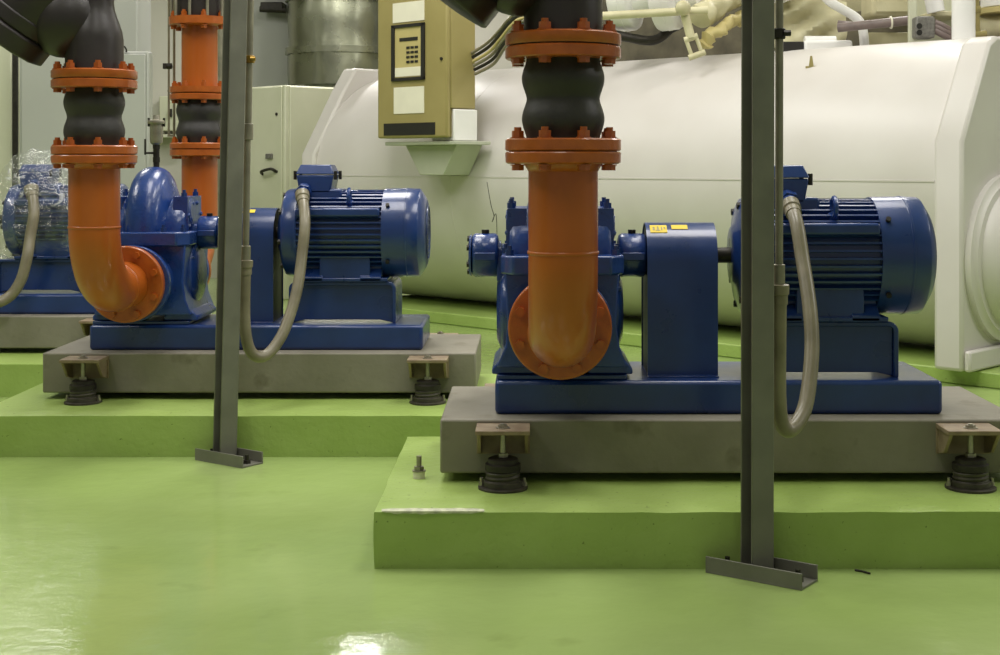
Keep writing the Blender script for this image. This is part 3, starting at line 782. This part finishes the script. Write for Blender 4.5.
# dark trough between the two vessels
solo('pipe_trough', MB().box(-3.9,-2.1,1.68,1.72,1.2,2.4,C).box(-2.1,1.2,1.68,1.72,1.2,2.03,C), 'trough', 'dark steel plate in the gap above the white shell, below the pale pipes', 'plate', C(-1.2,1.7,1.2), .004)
# white insulated flanges
def disc(u, v, Y, r, th, lab, ax=(.93,-.36,.08)):
    c = W(u,v,Y); a = Vector(ax).normalized()
    t = thing('insulated_flange', lab, 'flange', c, 'white insulated flanges')
    part('collar', MB().lathe([(0,r*.75),(.015,r*.96),(.03,r),(th-.03,r),(th-.015,r*.96),(th,r*.75)], c-a*th/2, a, 44), 'whitep', t, sharp=60)
    part('seam', MB().ring(c-a*.006, c+a*.006, r*.98, r*1.012, 44), 'whitep', t)
    part('neck', MB().lathe([(0,r*.7),(.06,r*.62),(.12,r*.6)], c+a*th/2, a, 36), 'whitep', t, sharp=60)
    return t
disc(625, -3, 8.55, .21, .15, 'white rounded pipe collar touching the front black pipe, at the top edge')
disc(667, -6, 8.4, .22, .16, 'white rounded pipe collar at the top edge, second to the right of the black pipe')
solo('linkage_rod', MB().cyl(W(600,16,8.2), W(708,10,8.1), .024, 18), 'beige', 'pale beige rod running past the two white pipe collars', 'rod', W(650,14,8.15), sharp=60)
# clevis
t = thing('clevis_link', 'beige forked clevis link hanging below the pale rod, top edge', 'link', W(690,30,8.05))
a_, b_ = W(683,8,8.05), W(691,38,8.05)
part('knuckle', MB().ball(W(683,8,8.02), .045, 18), 'beige', t, sharp=60)
part('shank', MB().tube([a_, b_], .026, 14), 'beige', t, sharp=60)
c_ = W(697,55,8.05); d_ = (c_-b_).normalized(); n_ = Vector((d_.z,0,-d_.x))
fm = MB()
for s in (-1,1): fm.tube([b_+n_*(s*.03), c_+n_*(s*.03)], .012, 10)
fm.tube([b_-n_*.04, b_+n_*.04], .018, 10)
part('fork', fm, 'beige', t, sharp=60)
part('pin', MB().cyl(c_-n_*.05, c_+n_*.05, .018, 14), 'beige', t)
# crumpled yellowish lagging
def lag(name, pts, r, m, lab, cat, amp=.2, seg=22):
    sp = spline(pts, 8); q = MB().tube(sp, r, seg)
    q.v = [p + Vector((noise.noise(p*14), noise.noise(p*14+Vector((5,0,0))), noise.noise(p*14+Vector((0,7,0)))))*amp*(r if not isinstance(r,list) else .05) for p in q.v]
    return solo(name, q, m, lab, cat, pts[0], sharp=60)
lag('lagged_pipe', [W(700,18,8.2), W(716,6,8.3), W(735,-6,8.4), W(760,-18,8.5)], .075, 'beige', 'crumpled beige lagged pipe above the forked link, at the top edge', 'pipe', .35)
lag('lagged_hose', [W(704,46,8.15), W(710,36,8.15), W(722,28,8.2), W(736,20,8.3), W(752,16,8.4)], [.03+.004*(k%4) for k in range(33)], 'khaki', 'knotted khaki lagged hose beside the forked link', 'hose', .6)
lag('drain_hose', [W(596,30,8.5), W(630,38,8.45), W(655,40,8.45), W(672,28,8.5), W(690,20,8.6)], .03, 'dark', 'dark hose sagging below the white pipe collars', 'hose', .1)
# draped beige jacket, right of the right post
solo('white_flange_cover', MB().cyl(W(770,-14,8.2), W(786,-20,8.2), .12, 30), 'whitep', 'white cover half hidden at the top of the right post', 'cover', W(778,-14,8.2), .01)
q = MB(); ng = 18; vs = []; fs = []
def drape(i, j, back):
    u = 776+70*i/ng; v = -25+72*j/ng
    v = max(v, -25+ (0 if u < 800 else (u-800)*.6))
    p = W(u, v, 8.25); k = noise.noise(Vector((u*.05+v*.02, v*.06, 1)))*.07 + .04*math.sin(u*.13+v*.22)
    return p + Vector((0, k + (.22 if back else 0), 0))
for back in (0,1):
    for i in range(ng+1):
        for j in range(ng+1): vs.append(drape(i,j,back))
n1 = (ng+1)**2
for b in (0,1):
    for i in range(ng):
        for j in range(ng):
            a = b*n1+i*(ng+1)+j; fs.append((a,a+1,a+ng+2,a+ng+1))
for i in range(ng):
    for j in (0,ng):
        a = i*(ng+1)+j; b = (i+1)*(ng+1)+j; fs.append((a,b,b+n1,a+n1))
    for ii in (0,ng):
        a = ii*(ng+1)+i; fs.append((a,a+1,a+1+n1,a+n1))
q.add(vs, fs)
solo('insulation_jacket', q, 'beige', 'creased beige insulation jacket just right of the right post, above the shell', 'jacket', W(810,20,8.25), sharp=50)
t = thing('rail_box', 'white oblong box with a dark end, on the white shell by the right post', 'box', C(-1.35,SA,ZC+RC))
wb0 = W(782, 55, 8.1); wb1 = W(851, 40, 8.1)
part('case', MB().box(wb0.x+.12, wb1.x, 8.05, 8.25, wb0.z-.02, wb1.z-.005), 'whitep', t, .015)
part('ridge', MB().cyl((wb0.x+.14,8.15,wb1.z-.012),(wb1.x-.08,8.15,wb1.z-.012), .04, 20), 'whitep', t)
part('dark_end', MB().box(wb0.x, wb0.x+.12, 8.06, 8.24, wb0.z-.02, wb1.z-.012), 'black', t, .004, 'black recessed end')
# white bent tube
lagp = [W(818,-16,8.1), W(828,0,8.1), W(842,9,8.1), W(855,17,8.1), W(861,24,8.1), W(863.5,34,8.1), W(865,52,8.1)]
solo('bent_tube', MB().tube(spline(lagp,8), .027, 18), 'whitep', 'white bent tube dropping to the crown of the white shell', 'tube', lagp[-1], sharp=60)
solo('grey_conduit', MB().tube(spline([W(838,28,8.0),W(860,25.5,7.95),W(885,23,7.9),W(912,20,7.9)],6), .026, 16), 'purple', 'purple grey conduit running level left of the pale upright', 'conduit', W(875,25,7.9), sharp=60)
solo('grey_cable', MB().tube(spline([W(838,23,8.05),W(860,25,8.0),W(885,25,7.96),W(912,22,7.96)],6), .016, 12), 'purple', 'thin purple grey cable beside the level conduit', 'cable', W(875,24,7.95), sharp=60)
solo('cable_tie', MB().ring(W(890,22.5,7.9), W(891.5,22.4,7.9), .024, .036, 20), 'paper', 'white tie strap around the purple grey conduit', 'strap', W(890,22.5,7.9))
# panels behind
t = thing('panel_box', 'beige rounded panel box behind the purple grey conduit, at the top edge', 'panel', W(892,0,8.3))
a0, b0 = W(872,16,8.3), W(912,-40,8.3)
part('case', MB().box(a0.x,b0.x,8.3,8.6,a0.z,b0.z), 'beige', t, .03)
part('rim', MB().box(a0.x+.02,b0.x-.02,8.285,8.302,a0.z+.02,b0.z), 'beige', t, .01)
solo('panel_skirt', MB().box(W(868,60,8.5).x, W(912,60,8.5).x, 8.5, 8.56, 1.4, 1.86), 'beige', 'flat beige panel below the purple grey conduit', 'panel', W(890,55,8.5), .006)
solo('pale_upright', MB().box(W(909.5,0,7.8).x, W(917,0,7.8).x, 7.8, 7.84, 1.60, 2.5), 'cream', 'narrow cream upright strip left of the grey cast box', 'upright', W(913,50,7.8), .004)
solo('backing_casing', MB().box(W(915,0,8.2).x, W(956,0,8.2).x, 8.2, 8.3, 1.6, 2.05), 'cream', 'cream casing behind the grey cast box', 'casing', W(935,50,8.2), .006)
solo('beige_ledge', MB().box(W(928,0,8.0).x, W(960,0,8.0).x, 7.95, 8.2, W(0,16,7.95).z, W(0,11,7.95).z), 'beige', 'beige ledge above the grey cast box', 'ledge', W(945,14,8.0), .006)
solo('white_sleeve', MB().tube([W(931,-12,7.9), W(936,12,7.9)], .05, 18), 'whitep', 'white sleeve standing on the beige ledge, at the top edge', 'sleeve', W(936,12,7.9), sharp=60)
t = thing('cast_box', 'grey speckled cast box with two black holes, left of the white upright pipe', 'box', W(925,38,7.72))
a0, b0 = W(916,38,7.72), W(935.5,16,7.72)
part('case', MB().box(a0.x,b0.x,7.72,7.84,a0.z,b0.z), 'greybox', t, .012)
for v in (26,32.5):
    p = W(919.5,v,7.718); part('knockout', MB().cyl(p, p+Vector((0,.006,0)), .016, 16), 'black', t)
for k in range(3):
    pts = [W(934,22+4*k,7.75), W(943,26+4.5*k,7.76), W(952,31+4*k,7.8), W(962,33+4*k,7.86)]
    solo('grey_wire_tube', MB().tube(spline(pts,6), .018, 12), 'purple', 'grey wire tube fanning right from the grey cast box', 'cable', pts[0], group='grey tubes fanning from the cast box', sharp=60)
solo('white_pipe', MB().lathe([(0,.062),(.9,.062)], Vector((W(963.5,0,7.55).x,7.55,1.66)), (0,0,1), 32), 'whitep', 'thick white upright pipe standing on the shell near the right edge', 'pipe', W(963,45,7.55), sharp=60)
t = thing('white_tank', 'white rounded tank corner at the top right edge', 'tank', W(1000,10,8.0))
part('shell', MB().lathe([(0,.14),(.02,.17),(.6,.17)], W(1012,11,7.9), (0,0,1), 36), 'whitep', t, sharp=50)
part('rim', MB().lathe([(0,.16),(.0,.185),(.03,.185),(.03,.16)], W(1012,14,7.9), (0,0,1), 36), 'khaki', t)
solo('beige_pipe', MB().cyl(W(976,27,8.0), W(1060,25,7.6), .055, 24), 'beige', 'beige level pipe at the right edge above the shell', 'pipe', W(990,27,8.0), sharp=60)
solo('gauge_stub', MB().cyl(W(977,0,7.75), W(978,34,7.75), .012, 10).cyl(W(972,35,7.75), W(986,33.5,7.75), .02, 12).cyl(W(973,10,7.75), W(980,9.5,7.75), .022, 12), 'olive', 'thin olive upright tube with dark fittings right of the white pipe', 'tube', W(978,34,7.75))
# ------------------------------------------------------------------ left background
def bx(name, u0, u1, v0, Y, d, m, lab, cat, bev=.01):
    a, b = W(u0,v0,Y), W(u1,v0,Y)
    return solo(name, MB().box(a.x,b.x,Y,Y+d,0,a.z), m, lab, cat, ((a.x+b.x)/2,Y+d/2,0), bev)
t = thing('grey_cabinet', 'pale grey floor cabinet behind the left black strainer and orange flange', 'cabinet', W(85,300,9.4))
a, b = W(19,51,9.4), W(149,51,9.4)
part('case', MB().box(a.x,b.x,9.4,9.5,.0,a.z), 'greyc', t, .012)
part('door', MB().box(a.x+.02,b.x-.02,9.385,9.402,.1,a.z-.02), 'greyc', t, .006)
part('hook', MB().tube(spline([W(121,62,9.38),W(121.5,50,9.38),W(124,46.5,9.38),W(126.5,50,9.38),W(126,52,9.38)],5), .006, 8), 'dark', t)
bx('grey_column', 96, 137, -60, 10.6, .4, 'greyc', 'tall pale grey casing rising behind the pale grey cabinet', 'casing')
bx('beige_locker', -70, 11.5, -40, 9.6, .5, 'cream', 'pale cream locker at the very left edge behind the wrapped motor', 'locker')
solo('dark_gap_strip', MB().box(W(12,0,9.5).x, W(17,0,9.5).x, 9.5, 9.53, 0, 2.4), 'dark', 'dark narrow strip filling the gap between the cream locker and grey cabinet', 'upright', W(14,150,9.5), .002)  # dark strip put in for the shaded gap
t = thing('switch_box', 'small cream switch box on the wall left of the rear rubber joint', 'switch box', W(169,130,12.9))
a, b = W(159,131,12.85), W(183,96,12.85)
part('case', MB().box(a.x,b.x,12.85,13.0,a.z,b.z), 'cream', t, .01)
part('handle', MB().box(W(170,0,12.84).x, W(172,0,12.84).x, 12.82,12.852, W(0,117,12.84).z, W(0,109,12.84).z), 'dark', t)
part('tray', MB().box(a.x-.05,b.x+.1,12.82,13.0,a.z-.06,a.z-.03), 'cream', t, .004)
# wall pipe behind the riser
solo('wall_pipe', MB().cyl((W(222,0,9).x,9,0),(W(222,0,9).x,9,3.2),.03,18), 'galv', 'thin grey upright pipe seen right of the rear orange riser', 'pipe', (W(222,0,9).x,9,0))
# cream machine casing and foil clad duct
KX = W(285,85,10.9); 
def Q(a,b,z): return Vector((KX.x+AV.x*a+NV.x*b, KX.y+AV.y*a+NV.y*b, z))
t = thing('cream_casing', 'cream metal casing between the left post and white chiller end', 'casing', Q(-.2,.3,0))
part('case', MB().box(-.6,0,0,.8,0,KX.z,Q), 'cream', t, .01)
part('cover_panel', MB().box(-.58,-.03,-.012,.0,.2,KX.z-.01,Q), 'cream', t, .005)
part('side_panel', MB().box(-.001,.012,.04,.78,.2,KX.z-.01,Q), 'cream', t, .005)
for z in (1.45,1.0): part('screw', MB().cyl(Q(-.09,-.02,z),Q(-.09,-.01,z),.012,12), 'dark', t)
part('latch', MB().box(-.22,-.14,-.03,-.01,1.10,1.14,Q), 'greybox', t, .004)
part('handle', MB().tube(spline([Q(-.28,-.012,.98),Q(-.24,-.05,1.0),Q(-.12,-.05,1.02),Q(-.1,-.012,1.0)],5), .012, 8), 'dark', t)
dc = W(340, 84, 12.45)
q = MB(); vs = []; fs = []; na, nh = 64, 40
for j in range(nh+1):
    z = dc.z-.02 + 1.9*j/nh
    for i in range(na):
        a = 2*PI*i/na; r = .46 + .003*math.sin(z*17) + .012*noise.noise(Vector((math.cos(a)*2, math.sin(a)*2, z*4)))
        vs.append((dc.x+r*math.cos(a), dc.y+r*math.sin(a), z))
for j in range(nh):
    for i in range(na): fs.append((j*na+i, j*na+(i+1)%na, (j+1)*na+(i+1)%na, (j+1)*na+i))
fs.append(tuple(range(na-1,-1,-1))); fs.append(tuple(nh*na+i for i in range(na)))
q.add(vs, fs)
t = thing('foil_duct', 'shiny foil clad upright duct left of the olive cabinet', 'duct', (dc.x,dc.y,dc.z-.02))
part('cladding', q, 'foil', t, sharp=50)
bm_ = MB()
for z in (.28,.75): bm_.lathe([(-.03,.47),(-.028,.482),(.028,.482),(.03,.47)], (dc.x,dc.y,dc.z+z), (0,0,1), 64)
part('foil_band', bm_, 'foil', t)
part('stand', MB().cyl((dc.x,dc.y,0),(dc.x,dc.y,dc.z-.02),.3,32), 'greyc', t)
t = thing('wall_bracket', 'dark horizontal bracket on the wall right of the left post top', 'bracket', W(273,9,12.8))
part('arm', MB().cyl(W(260,9,12.75), W(286,10,12.75), .03, 18), 'dark', t)
part('plate', MB().box(W(262,0,12.8).x,W(284,0,12.8).x,12.72,13.0,W(0,10,12.8).z,W(0,3,12.8).z), 'dark', t, .006)
bx('grey_partition', 225, 291, -40, 12.92, .07, 'greyc', 'grey wall panel between the left post and the foil duct', 'panel')

# ------------------------------------------------------------------ lights
def area(loc, rot, sx, sy, power, col=(1,.965,.935)):
    l = bpy.data.lights.new('lamp', 'AREA'); l.shape = 'RECTANGLE'; l.size = sx; l.size_y = sy; l.energy = power; l.color = col
    o = bpy.data.objects.new('offscreen_lamp', l); COL.objects.link(o); o.location = loc; o.rotation_euler = rot
    return o
for x, y, p in ((-3.4,8.6,58),(-.8,7.2,80),(1.6,6.2,34),(-4.6,5.2,70),(2.6,9.6,70),(4.6,6.2,40),(-1.2,4.7,62),(.9,4.5,58),(-2.8,2.8,46),(-.2,2.2,30),(6.2,4.4,125)):  # overhead lamps out of view, some added to fill fronts and the vessel end
    area((x,y,4.1), (0,0,0), .9, 1.6, p)
for x, y, z, p in ((-1.45,11.5,3.2,60),(-3.9,11.0,3.1,10)):  # unseen lamps added to put highlights on the floor
    area((x,y,z), (0,0,0), .6, .2, p)

w = bpy.data.worlds.new('room_light'); SC.world = w; w.use_nodes = True
w.node_tree.nodes['Background'].inputs['Color'].default_value = (.92,.92,.86,1)
w.node_tree.nodes['Background'].inputs['Strength'].default_value = .26

# ------------------------------------------------------------------ camera
cd = bpy.data.cameras.new('camera'); co = bpy.data.objects.new('camera', cd); COL.objects.link(co)
co.location = (0,0,H); co.rotation_euler = (PI/2,0,0)
cd.sensor_fit = 'HORIZONTAL'; cd.sensor_width = 36; cd.lens = 36*F/1000
cd.shift_x = (500-U0)/1000; cd.shift_y = (V0-327.5)/1000
cd.clip_start = .05
SC.camera = co
SC.view_settings.view_transform = 'Standard'; SC.view_settings.look = 'None'
SC.view_settings.gamma = 1; SC.view_settings.use_curve_mapping = False
SC.view_settings.exposure = -0.15
